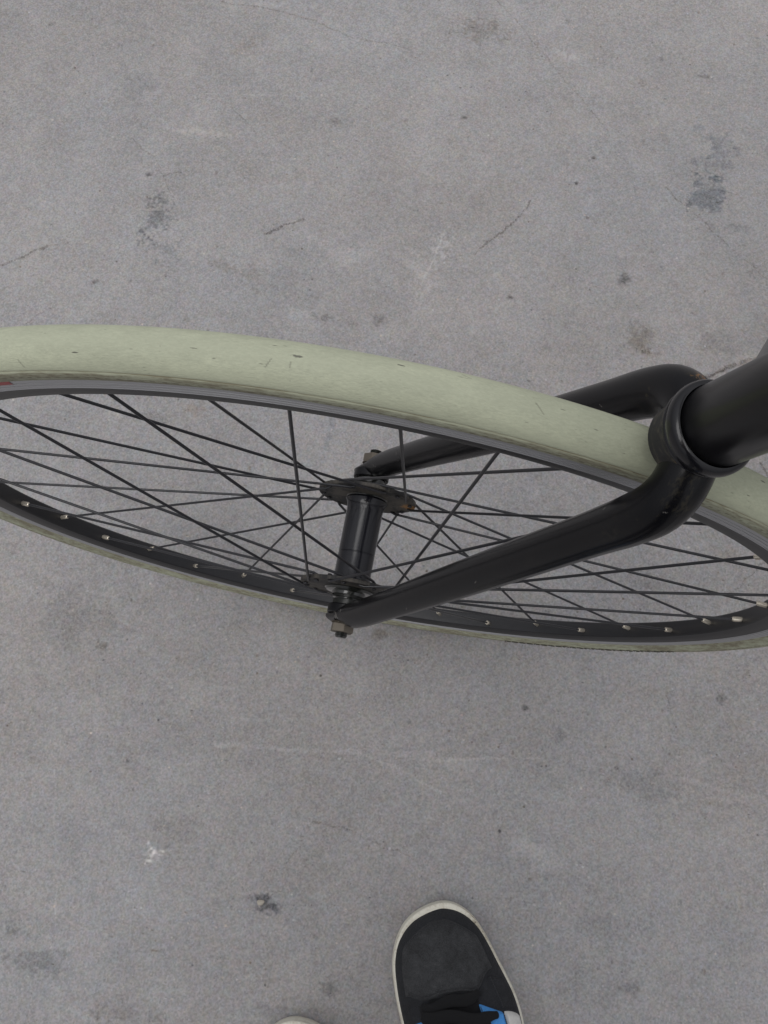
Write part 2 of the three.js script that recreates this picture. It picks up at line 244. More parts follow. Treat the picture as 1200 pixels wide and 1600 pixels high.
{ // tyre: cream slick, section angle f from -FM (far bead) to +FM (near bead)
  const FM = 2.18, prof = [], n = 120;
  for (let i = 0; i <= n; i++) {
    const f = -FM + 2 * FM * i / n, a = Math.abs(f);
    let k = 1 - 0.022 * Math.exp(-Math.pow((a - 1.27) / 0.045, 2)) + 0.008 * smooth(1.30, 1.40, a);   // moulded line at the foot of the side wall
    const pinch = smooth(1.75, FM, a);
    prof.push([TYRE_C + TYRE_R * k * Math.cos(f) - 0.0045 * pinch, TYRE_W * k * Math.sin(f) * (1 - 0.14 * pinch)]);
  }
  const w = 2048, h = 512, REP = 2;                                    // two texture lengths go round the wheel
  const A = new Float32Array(w * h), B = new Float32Array(w * h), D = new Float32Array(w * h), H = new Float32Array(w * h), X = new Float32Array(w * h);
  noiseInto(A, w, h, 20, 3, 201, 0.5); noiseInto(A, w, h, 90, 10, 202, 0.4); noiseInto(A, w, h, 300, 40, 203, 0.3);
  noiseInto(B, w, h, 700, 110, 204, 0.7); noiseInto(B, w, h, 2048, 300, 205, 0.6); noiseInto(H, w, h, 900, 120, 206, 1);
  noiseInto(X, w, h, 40, 24, 207, 0.6); noiseInto(X, w, h, 200, 60, 208, 0.6);
  const R = rng(77), rowOf = f => (f + FM) / (2 * FM) * h, colOf = t => ((t / (2 * Math.PI) * REP) % 1 + 1) % 1 * w;
  const dot = (x, y, rx, ry, s) => { for (let j = -Math.ceil(ry * 1.5); j <= ry * 1.5; j++) for (let i = -Math.ceil(rx * 1.5); i <= rx * 1.5; i++) { const yy = Math.round(y + j), xx = ((Math.round(x + i)) % w + w) % w; if (yy < 0 || yy >= h) continue; const k = yy * w + xx, m = smooth(1.15, 0.75, Math.hypot(i / rx, j / ry) + B[k] * 0.8); D[k] = Math.max(D[k], m * s); H[k] -= m * 1.2 * s; } };
  for (const [u, v, rx, ry, s] of [[463, 556, 5, 6, 0.75], [628, 571, 3.2, 4, 0.8], [121, 550, 4, 2.5, 0.8], [305, 545, 3, 2, 0.7], [433, 541, 2, 2, 0.7], [339, 560, 1.5, 3, 0.5], [445, 540, 1.5, 1.5, 0.6], [410, 568, 2, 2, 0.5], [880, 640, 3, 2, 0.5], [935, 672, 2, 2, 0.5], [1192, 752, 3, 6, 0.7], [1172, 775, 2, 2, 0.7], [720, 590, 4, 2, 0.5], [640, 640, 3, 2, 0.3], [205, 545, 1.5, 1.5, 0.5]]) { const b = tyreAt(u, v); if (b[0] < 12) dot(colOf(b[1]), rowOf(b[2]), rx, ry, s); }
  for (const [u0, v0, u1, v1] of [[30, 562, 40, 575], [412, 574, 424, 560], [455, 566, 450, 575], [720, 586, 740, 592], [840, 630, 850, 648]]) { const a = tyreAt(u0, v0), b = tyreAt(u1, v1); for (let q = 0; q <= 1; q += 0.02) dot(mix(colOf(a[1]), colOf(b[1]), q), mix(rowOf(a[2]), rowOf(b[2]), q), 0.8, 1.2, 0.4); }
  for (let q = 0; q < 170; q++) dot(R() * w, rowOf((R() - 0.5) * 2.6), 0.5 + R() * 1.1, 0.6 + R() * 1.4, 0.15 + R() * 0.4);
  for (let q = 0; q < 26; q++) { const x = R() * w, y = rowOf((R() - 0.5) * 2.4), dx = (R() - 0.5) * 2, dy = (R() - 0.5) * 2, L = 6 + R() * 18; for (let s = 0; s < L; s += 0.6) dot(x + dx * s, y + dy * s, 0.6, 0.8, 0.22); }
  const map = texRGB(w, h, (k, i, j) => {
    const f = Math.abs((j / h) * 2 * FM - FM), a = A[k], b = B[k];
    let c = [0.452, 0.472, 0.345]; const s = 1 + a * 0.16 + b * 0.12; c = c.map(x => x * s);
    const tread = smooth(1.0, 0.1, f + a * 0.5 + b * 0.3) * 0.35;                       // road grime worn into the running surface
    c = [mix(c[0], 0.28, tread), mix(c[1], 0.295, tread), mix(c[2], 0.225, tread)].map(x => x * (1 + b * 0.12 * tread));
    const line = Math.exp(-Math.pow((f - 1.27 - X[k] * 0.02) / 0.022, 2)) * clamp(0.75 + X[k] * 0.9);
    c = [mix(c[0], 0.19, line), mix(c[1], 0.145, line), mix(c[2], 0.075, line)];
    const low = smooth(1.25, 1.38, f + X[k] * 0.06) * clamp(0.6 + X[k] * 1.1 + b * 0.6);   // brown brake dust and dirt caught above the rim
    c = [mix(c[0], 0.215, low), mix(c[1], 0.195, low), mix(c[2], 0.135, low)];
    const tooth = f > 1.62 && f < 1.72 && Math.sin(i / w * Math.PI * 2 * 180) + X[k] > 0.1 ? 0.55 : 0;
    c = c.map((x, q) => mix(x, [0.09, 0.075, 0.05][q], tooth));
    const d = D[k]; return c.map((x, q) => mix(x, [0.06, 0.055, 0.05][q], d));
  });
  const bump = texRGB(w, h, k => { const v = 0.6 + H[k] * 0.16 + A[k] * 0.1; return [v, v, v]; }, false);
  part('tyre', revolve(prof, 220, 1.2, 0, Math.PI * 2, REP, true), new THREE.MeshStandardMaterial({ map, bumpMap: bump, bumpScale: 0.0005, roughness: 0.8 }), wheel);
}
{ // moulded lettering on the lower near side wall, worn past reading: a row of raised character outlines
  const a = tyreAt(790, 1012, Math.PI, 6.28)[1], b = tyreAt(1055, 1022, Math.PI, 6.28)[1], R = rng(41), gs = [];
  const at = (t, f) => { const er = V(Math.cos(t), Math.sin(t), 0); return er.clone().multiplyScalar(TYRE_C + (TYRE_R + 0.0001) * Math.cos(f)).add(V(0, 0, (TYRE_W + 0.0001) * Math.sin(f))); };
  for (let t = Math.min(a, b); t < Math.max(a, b); t += 0.024) {
    const w = 0.017, y0 = 1.46, y1 = 1.74, open = R();
    const pts = [[0.2, 0], [0.8, 0], [1, 0.3], [1, 0.7], [0.8, 1], [0.2, 1], [0, 0.7], [0, 0.3], [0.2, 0]].slice(open < 0.4 ? 1 : 0, open > 0.7 ? 8 : 9).map(([x, y]) => at(t + x * w, mix(y0, y1, y)));
    for (let i = 0; i < pts.length - 1; i++) gs.push(rod(pts[i], pts[i + 1], 0.00055, 0.00055, 5));
  }
  part('sidewall_lettering', mergeGeometries(gs), new THREE.MeshStandardMaterial({ color: new THREE.Color().setRGB(0.06, 0.057, 0.045), roughness: 0.85 }), wheel);
}
{ // rim: black box section with bare brake tracks
  const p = [[0.3145, 0.0072], [0.3172, 0.0076], [0.3176, 0.0082], [0.3173, 0.0086], [0.3085, 0.0087], [0.3078, 0.0085], [0.3040, 0.0084], [0.3005, 0.0080], [0.2970, 0.0072], [0.2948, 0.0065], [0.2940, 0.0056], [RIM_IN, 0]];
  const prof = [[0.3120, 0], [0.3125, 0.0068], ...p], back = prof.slice(0, -1).reverse().map(([r, z]) => [r, -z]);
  part('rim', revolve([...prof, ...back], 220, 0.42), M.rim, wheel);
  for (const s of [1, -1]) {                                            // machined track with turned grooves
    const tr = [[0.3174, 0.00845], [0.3172, 0.0088]];
    for (let i = 0; i < 3; i++) { const r = 0.3168 - i * 0.0029; tr.push([r, 0.0089], [r - 0.0021, 0.00892], [r - 0.0023, 0.0084], [r - 0.0027, 0.0084]); }
    tr.push([0.3080, 0.0089], [0.3074, 0.00875], [0.3072, 0.0083]);
    part('brake_track', revolve((s > 0 ? tr : tr.slice().reverse()).map(([r, z]) => [r, z * s]), 220, 0.3), M.track, wheel);
  }
  const b = tyreAt(2, 597)[1];
  part('rim_sticker', revolve([[0.3176, 0.0087], [0.3168, 0.0092], [0.3146, 0.0092]], 12, 0.6, b + 0.003, b + 0.09), M.red, wheel);
}
// spokes: 36, three-cross
const PCD = 0.0325, FZ = 0.0351;
for (let k = 0; k < 36; k++) {
  const side = k % 2 === 0 ? 1 : -1, sg = (k + 2) % 4 < 2 ? 1 : -1, th = TH0 + k * Math.PI / 18, ha = th + sg * Math.PI / 3;
  const lay = sg > 0 ? 0.0026 : -0.0026, R = rng(900 + k);
  const a = V(0.2955 * Math.cos(th), 0.2955 * Math.sin(th), side * 0.0012), hub = V(PCD * Math.cos(ha), PCD * Math.sin(ha), side * (FZ + lay));
  const d = hub.clone().sub(a).normalize(), n1 = a.clone().addScaledVector(d, 0.0082);
  const curve = new THREE.CatmullRomCurve3([a.clone().addScaledVector(d, 0.002), a.clone().lerp(hub, 0.5), hub.clone().addScaledVector(d, -0.004), hub.clone().addScaledVector(d, -0.0006).add(V(0, 0, -side * Math.sign(lay) * 0.0006)), hub.clone().add(V(0, 0, -side * lay * 1.8))], false, 'centripetal');
  const pts = []; for (let i = 0; i < 5; i++) pts.push(curve.points[i]);
  const path = new THREE.CurvePath(); 
  const sp = mergeGeometries([rod(a.clone().addScaledVector(d, 0.002), hub.clone().addScaledVector(d, -0.003), 0.00098, 0.00098, 8), rod(hub.clone().addScaledVector(d, -0.0034), hub.clone().addScaledVector(d, 0.0002).add(V(0, 0, -side * Math.sign(lay) * 0.001)), 0.001, 0.001, 8), rod(hub.clone().add(V(0, 0, -side * Math.sign(lay) * 0.0005)), hub.clone().add(V(0, 0, -side * lay * 1.85)), 0.001, 0.001, 8), new THREE.SphereGeometry(0.0019, 8, 6).scale(1, 1, 0.5).translate(hub.x, hub.y, hub.z - side * lay * 1.9)].map(g => g.index ? g.toNonIndexed() : g));
  part('spoke', sp, M.spoke, wheel);
  const q = a.clone().addScaledVector(d, -0.003);
  part('spoke_nipple', mergeGeometries([rod(q, n1, 0.0021, 0.0019, 6), rod(n1.clone().addScaledVector(d, -0.0001), n1.clone().addScaledVector(d, 0.0008), 0.0017, 0.0012, 6)]), M.nipple, wheel);
}
{ // hub
  const shell = [[0.0140, -0.0335], [0.0150, -0.0330], [0.0158, -0.0315], [0.0146, -0.0295], [0.0138, -0.0270], [0.0135, -0.0230], [0.0135, 0.0090], [0.0131, 0.0093], [0.0131, 0.0098], [0.0135, 0.0101], [0.0135, 0.0230], [0.0138, 0.0270], [0.0146, 0.0295], [0.0158, 0.0315], [0.0150, 0.0330], [0.0140, 0.0335]];
  part('hub_shell', revolve(shell.slice().reverse(), 64, 0.5), M.blackAlloy, wheel);
  for (const s of [1, -1]) {
    const sh = new THREE.Shape(); sh.absarc(0, 0, 0.0362, 0, Math.PI * 2);
    for (let k = 0; k < 18; k++) { const a = (TH0 + (s > 0 ? 0 : Math.PI / 18)) + k * Math.PI / 9, h = new THREE.Path(); h.absarc(PCD * Math.cos(a), PCD * Math.sin(a), 0.0013, 0, Math.PI * 2, true); sh.holes.push(h); }
    const g = new THREE.ExtrudeGeometry(sh, { depth: 0.0019, bevelEnabled: true, bevelSize: 0.0005, bevelThickness: 0.0005, bevelSegments: 2, curveSegments: 40 }); g.translate(0, 0, s * FZ - 0.00095);
    const uv = g.attributes.uv, p = g.attributes.position; for (let i = 0; i < uv.count; i++) uv.setXY(i, p.getX(i) * 8 + 0.3, p.getY(i) * 8 + s * 0.2);
    part('hub_flange', g, s > 0 ? M.flange : M.flangeRust, wheel);
    const Z = a => s > 0 ? a.slice().reverse().map(([r, z]) => [r, z]) : a.map(([r, z]) => [r, -z]);
    part('hub_collar', revolve(Z([[0.0150, 0.0330], [0.0185, 0.0370], [0.0170, 0.0385], [0.0125, 0.0392], [0.0120, 0.0412]]), 40, 0.5), M.grease, wheel);
    part('axle_cone', revolve(Z([[0.0108, 0.0405], [0.0112, 0.0410], [0.0112, 0.0432], [0.0090, 0.0434], [0.0088, 0.0442], [0.0105, 0.0444], [0.0108, 0.0448], [0.0108, 0.0482], [0.0060, 0.0484]]), 32, 0.4), M.grease, wheel);
    const nut = hexZ(0.0078, 0.0618, 0.0682); const wash = revolve([[0.0045, 0.0608], [0.0086, 0.0608], [0.0088, 0.0612], [0.0086, 0.0617], [0.0045, 0.0617]], 28, 0.4);
    const gs = [nut, wash].map(g => { g = g.index ? g.toNonIndexed() : g; g.deleteAttribute('normal'); g.computeVertexNormals(); return g; });
    const m = part('axle_nut', mergeGeometries(gs), M.rust, wheel); if (s < 0) m.rotation.y = Math.PI;
  }
  const th = []; for (let z = -0.0715; z < 0.0715; z += 0.001) th.push([0.0046, z], [0.0042, z + 0.0005]);
  part('axle', revolve([[0.0001, 0.0722], [0.0036, 0.0720], ...th.reverse(), [0.0036, -0.0720], [0.0001, -0.0722]], 20, 0.8), M.grease, wheel);
}
// fork: two tapered blades bending in to the steerer
const fork = new THREE.Group(); fork.name = 'fork'; fork.position.copy(HUB); bicycle.add(fork);
const CROWN = V(0.1612, 0.3400, 0), AX = V(Math.cos(1.248), Math.sin(1.248), 0);       // lower headset bearing, steering axis (71.5 degrees)
const axisFrame = new THREE.Quaternion().setFromUnitVectors(V(0, 0, 1), AX);
const onAxis = g => { g.applyQuaternion(axisFrame); g.translate(CROWN.x, CROWN.y, CROWN.z); return g; };
for (const s of [1, -1]) {
  const w = 256, h = 1024, sc = new Float32Array(w * h), nz = new Float32Array(w * h), R = rng(s > 0 ? 301 : 302);
  noiseInto(nz, w, h, 8, 20, 310 + s, 0.6); noiseInto(nz, w, h, 40, 160, 313 + s, 0.5); noiseInto(nz, w, h, 128, 500, 316 + s, 0.5);
  for (let q = 0; q < 46; q++) { const x = R() * w, y = h * (R() < 0.55 ? R() * 0.12 : R()), a = R() * 7, L = 2 + R() * 14; for (let t = 0; t < L; t += 0.5) { const i = Math.round(x + Math.cos(a) * t * 0.8), j = Math.round(y + Math.sin(a) * t); if (j >= 0 && j < h) sc[j * w + ((i % w) + w) % w] = 0.4 + R() * 0.6; } }
  const dirt = new Float32Array(w * h), rust = new Float32Array(w * h);      // road dirt and rust caught where the blade meets the steerer
  for (let k = 0; k < w * h; k++) { const v = Math.floor(k / w) / h; dirt[k] = smooth(0.84, 0.95, v) * smooth(0.1, 0.6, nz[k] + (v - 0.92) * 1.5) * (s < 0 ? 0.85 : 0.3); rust[k] = s < 0 ? smooth(0.93, 0.96, v) * smooth(0.25, 0.5, nz[k]) : 0; }
  if (s > 0) for (let q = 0; q < 16; q++) { const x = R() * w, y = h * (0.025 + R() * 0.07), L = 6 + R() * 26; for (let t = 0; t < L; t += 0.4) for (let o = 0; o < 3; o++) if (R() < 0.7) { const i = Math.round(x + t), j = Math.round(y + t * 0.25 * Math.sin(q) + o); sc[j * w + ((i % w) + w) % w] = 0.5 + R() * 0.5; } }
  const map = texRGB(w, h, k => { const m = clamp(smooth(0.1, 0.7, nz[k]) * 0.10), c = sc[k] * 0.5; const d = dirt[k], o = rust[k]; return [mix(0.0045 + m * 0.08 + c * 0.4, mix(0.05, 0.36, o), d), mix(0.0045 + m * 0.07 + c * 0.38, mix(0.042, 0.15, o), d), mix(0.0055 + m * 0.055 + c * 0.34, mix(0.024, 0.03, o), d)]; });
  const mat = M.paint.clone(); mat.map = map;
  const curve = new THREE.CatmullRomCurve3([V(-0.0052, -0.0105, s * 0.0563), V(0.0, 0.0005, s * 0.0563), V(0.0145, 0.030, s * 0.0557), V(0.0289, 0.0597, s * 0.0532), V(0.0579, 0.119, s * 0.0475), V(0.0868, 0.178, s * 0.0417), V(0.1158, 0.238, s * 0.0360), V(0.1330, 0.2735, s * 0.0326), V(0.1447, 0.2970, s * 0.0298), V(0.1515, 0.3100, s * 0.0262), V(0.1558, 0.3185, s * 0.0195), V(0.1580, 0.3235, s * 0.0110), V(0.1592, 0.3260, s * 0.002)], false, 'centripetal');
  part('fork_blade', taperTube(curve, 110, 32, t => { const r = 0.0097 + 0.0012 * smooth(0.05, 0.6, t) + 0.0012 * smooth(0.78, 0.93, t), fl = smooth(0.09, 0.015, t); return [r * (1 - 0.55 * fl), r * (1 + 0.06 * fl)]; }, true, V(0, 0, 1)), mat, fork);
  // slotted end plate that grips the axle
  const e = new THREE.Shape(); e.absarc(0, 0, 0.0125, -2.3, 2.0, false); e.lineTo(-0.0155, 0.0055); e.lineTo(-0.0155, 0.0045); e.lineTo(0, 0.0048); e.absarc(0, 0, 0.0048, Math.PI / 2, -Math.PI / 2, true); e.lineTo(-0.0155, -0.0045); e.lineTo(-0.0155, -0.006); e.closePath();
  const g = new THREE.ExtrudeGeometry(e, { depth: 0.005, bevelEnabled: true, bevelSize: 0.0008, bevelThickness: 0.0008, bevelSegments: 2, curveSegments: 20 });
  g.rotateZ(1.16 + 0.2); g.translate(0, 0, s > 0 ? 0.0493 : -0.0543);
  part('dropout', g, M.paint, fork);
}
{
  const crownMap = speckTex(512, 512, 400, (a, b, u, v) => { const m = clamp(smooth(-0.1, 0.45, a) * 0.55 + (b > 0.3 ? 0.15 : 0)), r = smooth(0.42, 0.6, a + b * 0.3); return [mix(mix(0.012, 0.12, m), 0.30, r), mix(mix(0.012, 0.105, m), 0.13, r), mix(mix(0.013, 0.07, m), 0.03, r)]; });
  const mat = new THREE.MeshStandardMaterial({ map: crownMap, roughness: 0.7 });
  part('steerer_base', onAxis(revolve([[0.0001, -0.0232], [0.0130, -0.0232], [0.0155, -0.0222], [0.0162, -0.0205], [0.0164, -0.0060], [0.0175, -0.0048]].reverse(), 48, 0.6)), mat, fork);
  part('crown_race', onAxis(revolve([[0.0164, -0.0072], [0.0185, -0.0066], [0.0194, -0.0050], [0.0190, -0.0035], [0.0182, -0.0031]].reverse(), 56, 2.5)), M.cup, fork);
}
// frame: head tube with its lower headset cup, down tube, top tube and seat tube; turned a little about the steering axis
const frame = new THREE.Group(); frame.name = 'frame'; frame.position.copy(HUB); bicycle.add(frame);
{
  part('headset_cup', onAxis(revolve([[0.0178, -0.0033], [0.0190, -0.0030], [0.0200, -0.0018], [0.0204, 0.0004], [0.0202, 0.0026], [0.0194, 0.0043], [0.0182, 0.0050], [0.0176, 0.0052]].reverse(), 64, 2.5)), M.cup, frame);
  part('head_tube', onAxis(revolve([[0.0150, 0.0045], [0.0168, 0.0047], [0.0172, 0.0054], [0.0172, 0.1240], [0.0150, 0.1250]].reverse(), 64, 0.6)), M.paint, frame);
  part('headset_cup', onAxis(revolve([[0.0178, 0.1246], [0.0202, 0.1262], [0.0206, 0.1285], [0.0196, 0.1320], [0.0150, 0.1360], [0.0001, 0.1362]].reverse(), 56, 0.8)), M.cup, frame);
  // the rest of the frame runs back out of the picture, turned well round the steering axis
  const turn = new THREE.Quaternion().setFromAxisAngle(AX, 0.84), fr = (x, y, z = 0) => CROWN.clone().add(V(x - CROWN.x, y - CROWN.y, z).applyQuaternion(turn));
  const side = V(0, 0, 1).applyQuaternion(turn).applyQuaternion(leanQ), grow = TYRE_C * Math.hypot(side.x, side.z) + TYRE_R;
  let ry = 0; for (let i = 0; i < 20; i++) ry -= fr(0.985, ry).add(HUB).applyQuaternion(leanQ).y - grow;
  const j1 = CROWN.clone().addScaledVector(AX, 0.046), j2 = CROWN.clone().addScaledVector(AX, 0.100), bb = [0.585, ry - 0.055], st = [0.452, ry + 0.44];
  part('down_tube', rod(fr(j1.x, j1.y), fr(...bb), 0.0160, 0.0160, 40), M.paint, frame);
  part('top_tube', rod(fr(j2.x, j2.y), fr(mix(st[0], bb[0], -0.0) + 0.0, st[1] - 0.03), 0.0140, 0.0140, 40), M.paint, frame);
  part('seat_tube', rod(fr(...bb), fr(mix(bb[0], st[0], 1.0), st[1]), 0.0143, 0.0143, 40), M.paint, frame);
  part('bottom_bracket', rod(fr(bb[0], bb[1], -0.035), fr(bb[0], bb[1], 0.035), 0.02, 0.02, 32), M.paint, frame);
  for (const s of [1, -1]) { part('chain_stay', rod(fr(bb[0] + 0.01, bb[1], s * 0.02), fr(0.985, ry, s * 0.0575), 0.0095, 0.0070, 20), M.paint, frame); part('seat_stay', rod(fr(st[0] + 0.012, st[1] - 0.03, s * 0.013), fr(0.985, ry, s * 0.0575), 0.0075, 0.0070, 20), M.paint, frame); }
  const rear = wheel.clone(); bicycle.add(rear); rear.position.copy(HUB).add(fr(0.985, ry)); rear.quaternion.copy(turn);
  part('seat_post', rod(fr(...st), fr(st[0] - 0.03, st[1] + 0.10), 0.0132, 0.0132, 24), M.track, frame);
  const sa = new THREE.Shape(); sa.moveTo(-0.15, 0.018); sa.bezierCurveTo(-0.06, 0.022, 0, 0.03, 0.06, 0.065); sa.bezierCurveTo(0.1, 0.08, 0.125, 0.06, 0.12, 0); sa.bezierCurveTo(0.125, -0.06, 0.1, -0.08, 0.06, -0.065); sa.bezierCurveTo(0, -0.03, -0.06, -0.022, -0.15, -0.018); sa.bezierCurveTo(-0.162, -0.01, -0.162, 0.01, -0.15, 0.018);
  const sg = new THREE.ExtrudeGeometry(sa, { depth: 0.022, bevelEnabled: true, bevelSize: 0.008, bevelThickness: 0.01, bevelSegments: 4, curveSegments: 16 }); sg.rotateX(Math.PI / 2).applyQuaternion(turn);
  const sp = fr(st[0] - 0.035, st[1] + 0.145); sg.translate(sp.x, sp.y, sp.z); part('saddle', sg, M.spoke, frame);
  const on = (s, x = 0, z = 0) => CROWN.clone().addScaledVector(AX, s).add(V(x, 0, z));
  part('stem', mergeGeometries([rod(on(0.13), on(0.262), 0.0111, 0.0111, 24), rod(on(0.25), on(0.255, -0.075), 0.0125, 0.0125, 24)]), M.blackAlloy, fork);
  part('handlebar', mergeGeometries([rod(on(0.255, -0.078, -0.24), on(0.255, -0.078, 0.24), 0.0127, 0.0127, 24), rod(on(0.255, -0.078, -0.27), on(0.255, -0.078, -0.15), 0.016, 0.016, 24), rod(on(0.255, -0.078, 0.15), on(0.255, -0.078, 0.27), 0.016, 0.016, 24)]), M.blackAlloy, fork);
}

// ---------------------------------------------------------------- shoes
const cr = pts => { const c = pts; return x => { if (x <= c[0][0]) return c[0][1]; for (let i = 0; i < c.length - 1; i++) if (x <= c[i + 1][0]) { const [x0, y0] = c[i], [x1, y1] = c[i + 1], t = (x - x0) / (x1 - x0), m0 = i > 0 ? (y1 - c[i - 1][1]) / (x1 - c[i - 1][0]) : (y1 - y0) / (x1 - x0), m1 = i < c.length - 2 ? (c[i + 2][1] - y0) / (c[i + 2][0] - x0) : (y1 - y0) / (x1 - x0), d = x1 - x0, t2 = t * t, t3 = t2 * t; return (2 * t3 - 3 * t2 + 1) * y0 + (t3 - 2 * t2 + t) * d * m0 + (-2 * t3 + 3 * t2) * y1 + (t3 - t2) * d * m1; } return c[c.length - 1][1]; }; };
const LEN = 0.302;
// right shoe: outline of the sole as a closed list of [lateral b, along a] from toe tip round the outer side to the heel and back
const OUT = [[0, 0], [0.0120, 0.0035], [0.0225, 0.0115], [0.0300, 0.0215], [0.0375, 0.0380], [0.0455, 0.0610], [0.0548, 0.0900], [0.0578, 0.1180], [0.0555, 0.1500], [0.0490, 0.2000], [0.0410, 0.2500], [0.0310, 0.2820], [0.0150, 0.2985], [0, LEN], [-0.0140, 0.2990], [-0.0270, 0.2850], [-0.0340, 0.2600], [-0.0370, 0.2200], [-0.0410, 0.1800], [-0.0490, 0.1400], [-0.0553, 0.1000], [-0.0572, 0.0680], [-0.0552, 0.0440], [-0.0470, 0.0240], [-0.0350, 0.0105], [-0.0180, 0.0025]];
const outline = new THREE.CatmullRomCurve3(OUT.map(([b, a]) => V(b, 0, a)), true, 'centripetal');
const ringPts = outline.getSpacedPoints(240).slice(0, 240);
const CEN = V(0, 0, 0);
function inset(d) { // ring moved inwards by d(i)
  const n = ringPts.length; return ringPts.map((p, i) => { const t = ringPts[(i + 1) % n].clone().sub(ringPts[(i + n - 1) % n]).normalize(), nn = V(t.z, 0, -t.x); const q = d(p); return p.clone().addScaledVector(nn, -q); });
}
// height of the upper above the ground at [b, a]: dome over the inset outline
const hTop = cr([[0, 0.022], [0.008, 0.030], [0.016, 0.043], [0.030, 0.0535], [0.050, 0.059], [0.080, 0.066], [0.110, 0.077], [0.150, 0.094], [0.200, 0.100], [0.260, 0.098], [0.302, 0.09]]);
const INR = inset(p => 0.0024 + 0.0030 * smooth(0.035, 0.0, p.z)), A0 = Math.min(...INR.map(p => p.z)) + 0.0001, A1 = Math.max(...INR.map(p => p.z)) - 0.0004;
function edgeB(a, outer) { let best = outer ? -1 : 1; for (let i = 0; i < INR.length; i++) { const p = INR[i], q = INR[(i + 1) % INR.length]; if ((p.z - a) * (q.z - a) <= 0 && p.z !== q.z) { const b = mix(p.x, q.x, (a - p.z) / (q.z - p.z)); best = outer ? Math.max(best, b) : Math.min(best, b); } } return best; }
const TAB = []; for (let i = 0; i <= 600; i++) { const a = mix(A0, A1, i / 600); TAB.push([edgeB(a, false), edgeB(a, true)]); }
const edges = a => { const x = clamp((a - A0) / (A1 - A0)) * 600, i = Math.min(599, Math.floor(x)); return [mix(TAB[i][0], TAB[i + 1][0], x - i), mix(TAB[i][1], TAB[i + 1][1], x - i)]; };
function surf(a, t, off = 0) { // point of the upper: along a, across t (-1 inner side .. 1 outer side)
  const aa = a, [m, l] = edges(a), c = (m + l) / 2, hw = Math.max(0.0005, (l - m) / 2);
  const H = hTop(a) - 0.024, e = Math.pow(Math.max(0, 1 - Math.pow(Math.abs(t), 2.5)), 0.55);
  return V(c + hw * t * (1 + off / hw), 0.024 + H * e + off, aa);
}
function patch(t0, t1, a0, a1, off, na = 40, nt = 40, edge = true) { // piece of material lying on the upper; t0, t1 functions of a; a0, a1 functions of t
  const pos = [], uv = [], idx = [];
  for (let i = 0; i <= na; i++) for (let j = 0; j <= nt; j++) {
    const q = j / nt, s = i / na; let am = mix(a0(q), a1(q), edge ? s : Math.pow(s, 1.7)), t = mix(t0(am), t1(am), q);
    const rim = edge ? Math.min(1, Math.min(s * na, (1 - s) * na, q * nt, (1 - q) * nt)) : 1;
    const p = surf(am, t, off * (rim > 0.5 ? 1 : -0.3)); pos.push(p.x, p.y, p.z); uv.push(p.x * 10, p.z * 10);
  }
  for (let i = 0; i < na; i++) for (let j = 0; j < nt; j++) { const a = i * (nt + 1) + j, b = a + nt + 1; idx.push(a, b, a + 1, b, b + 1, a + 1); }
  const g = new THREE.BufferGeometry(); g.setAttribute('position', new THREE.Float32BufferAttribute(pos, 3)); g.setAttribute('uv', new THREE.Float32BufferAttribute(uv, 2)); g.setIndex(idx); g.computeVertexNormals(); return g;
}
const nubuck = (base, amp, seed) => speckTex(512, 512, seed, (a, b) => { const s = 1 + a * amp + b * amp * 0.9, m = smooth(0.25, 0.75, a) * 0.12; return [mix(base[0] * s, 0.11, m), mix(base[1] * s, 0.105, m), mix(base[2] * s, 0.095, m)]; });
const weave = texRGB(128, 128, (k, i, j) => { const v = 0.5 + 0.5 * Math.sin((i + j) * Math.PI / 8) * Math.sin((i - j) * Math.PI / 8); return [v, v, v]; }, false); weave.repeat.set(6, 20);
const suede = (() => { const a = new Float32Array(512 * 512); noiseInto(a, 512, 512, 30, 30, 601, 0.7); noiseInto(a, 512, 512, 150, 150, 602, 0.5); noiseInto(a, 512, 512, 400, 400, 603, 0.5); return texRGB(512, 512, k => { const v = 0.5 + a[k] * 0.6; return [v, v, v]; }, false); })();
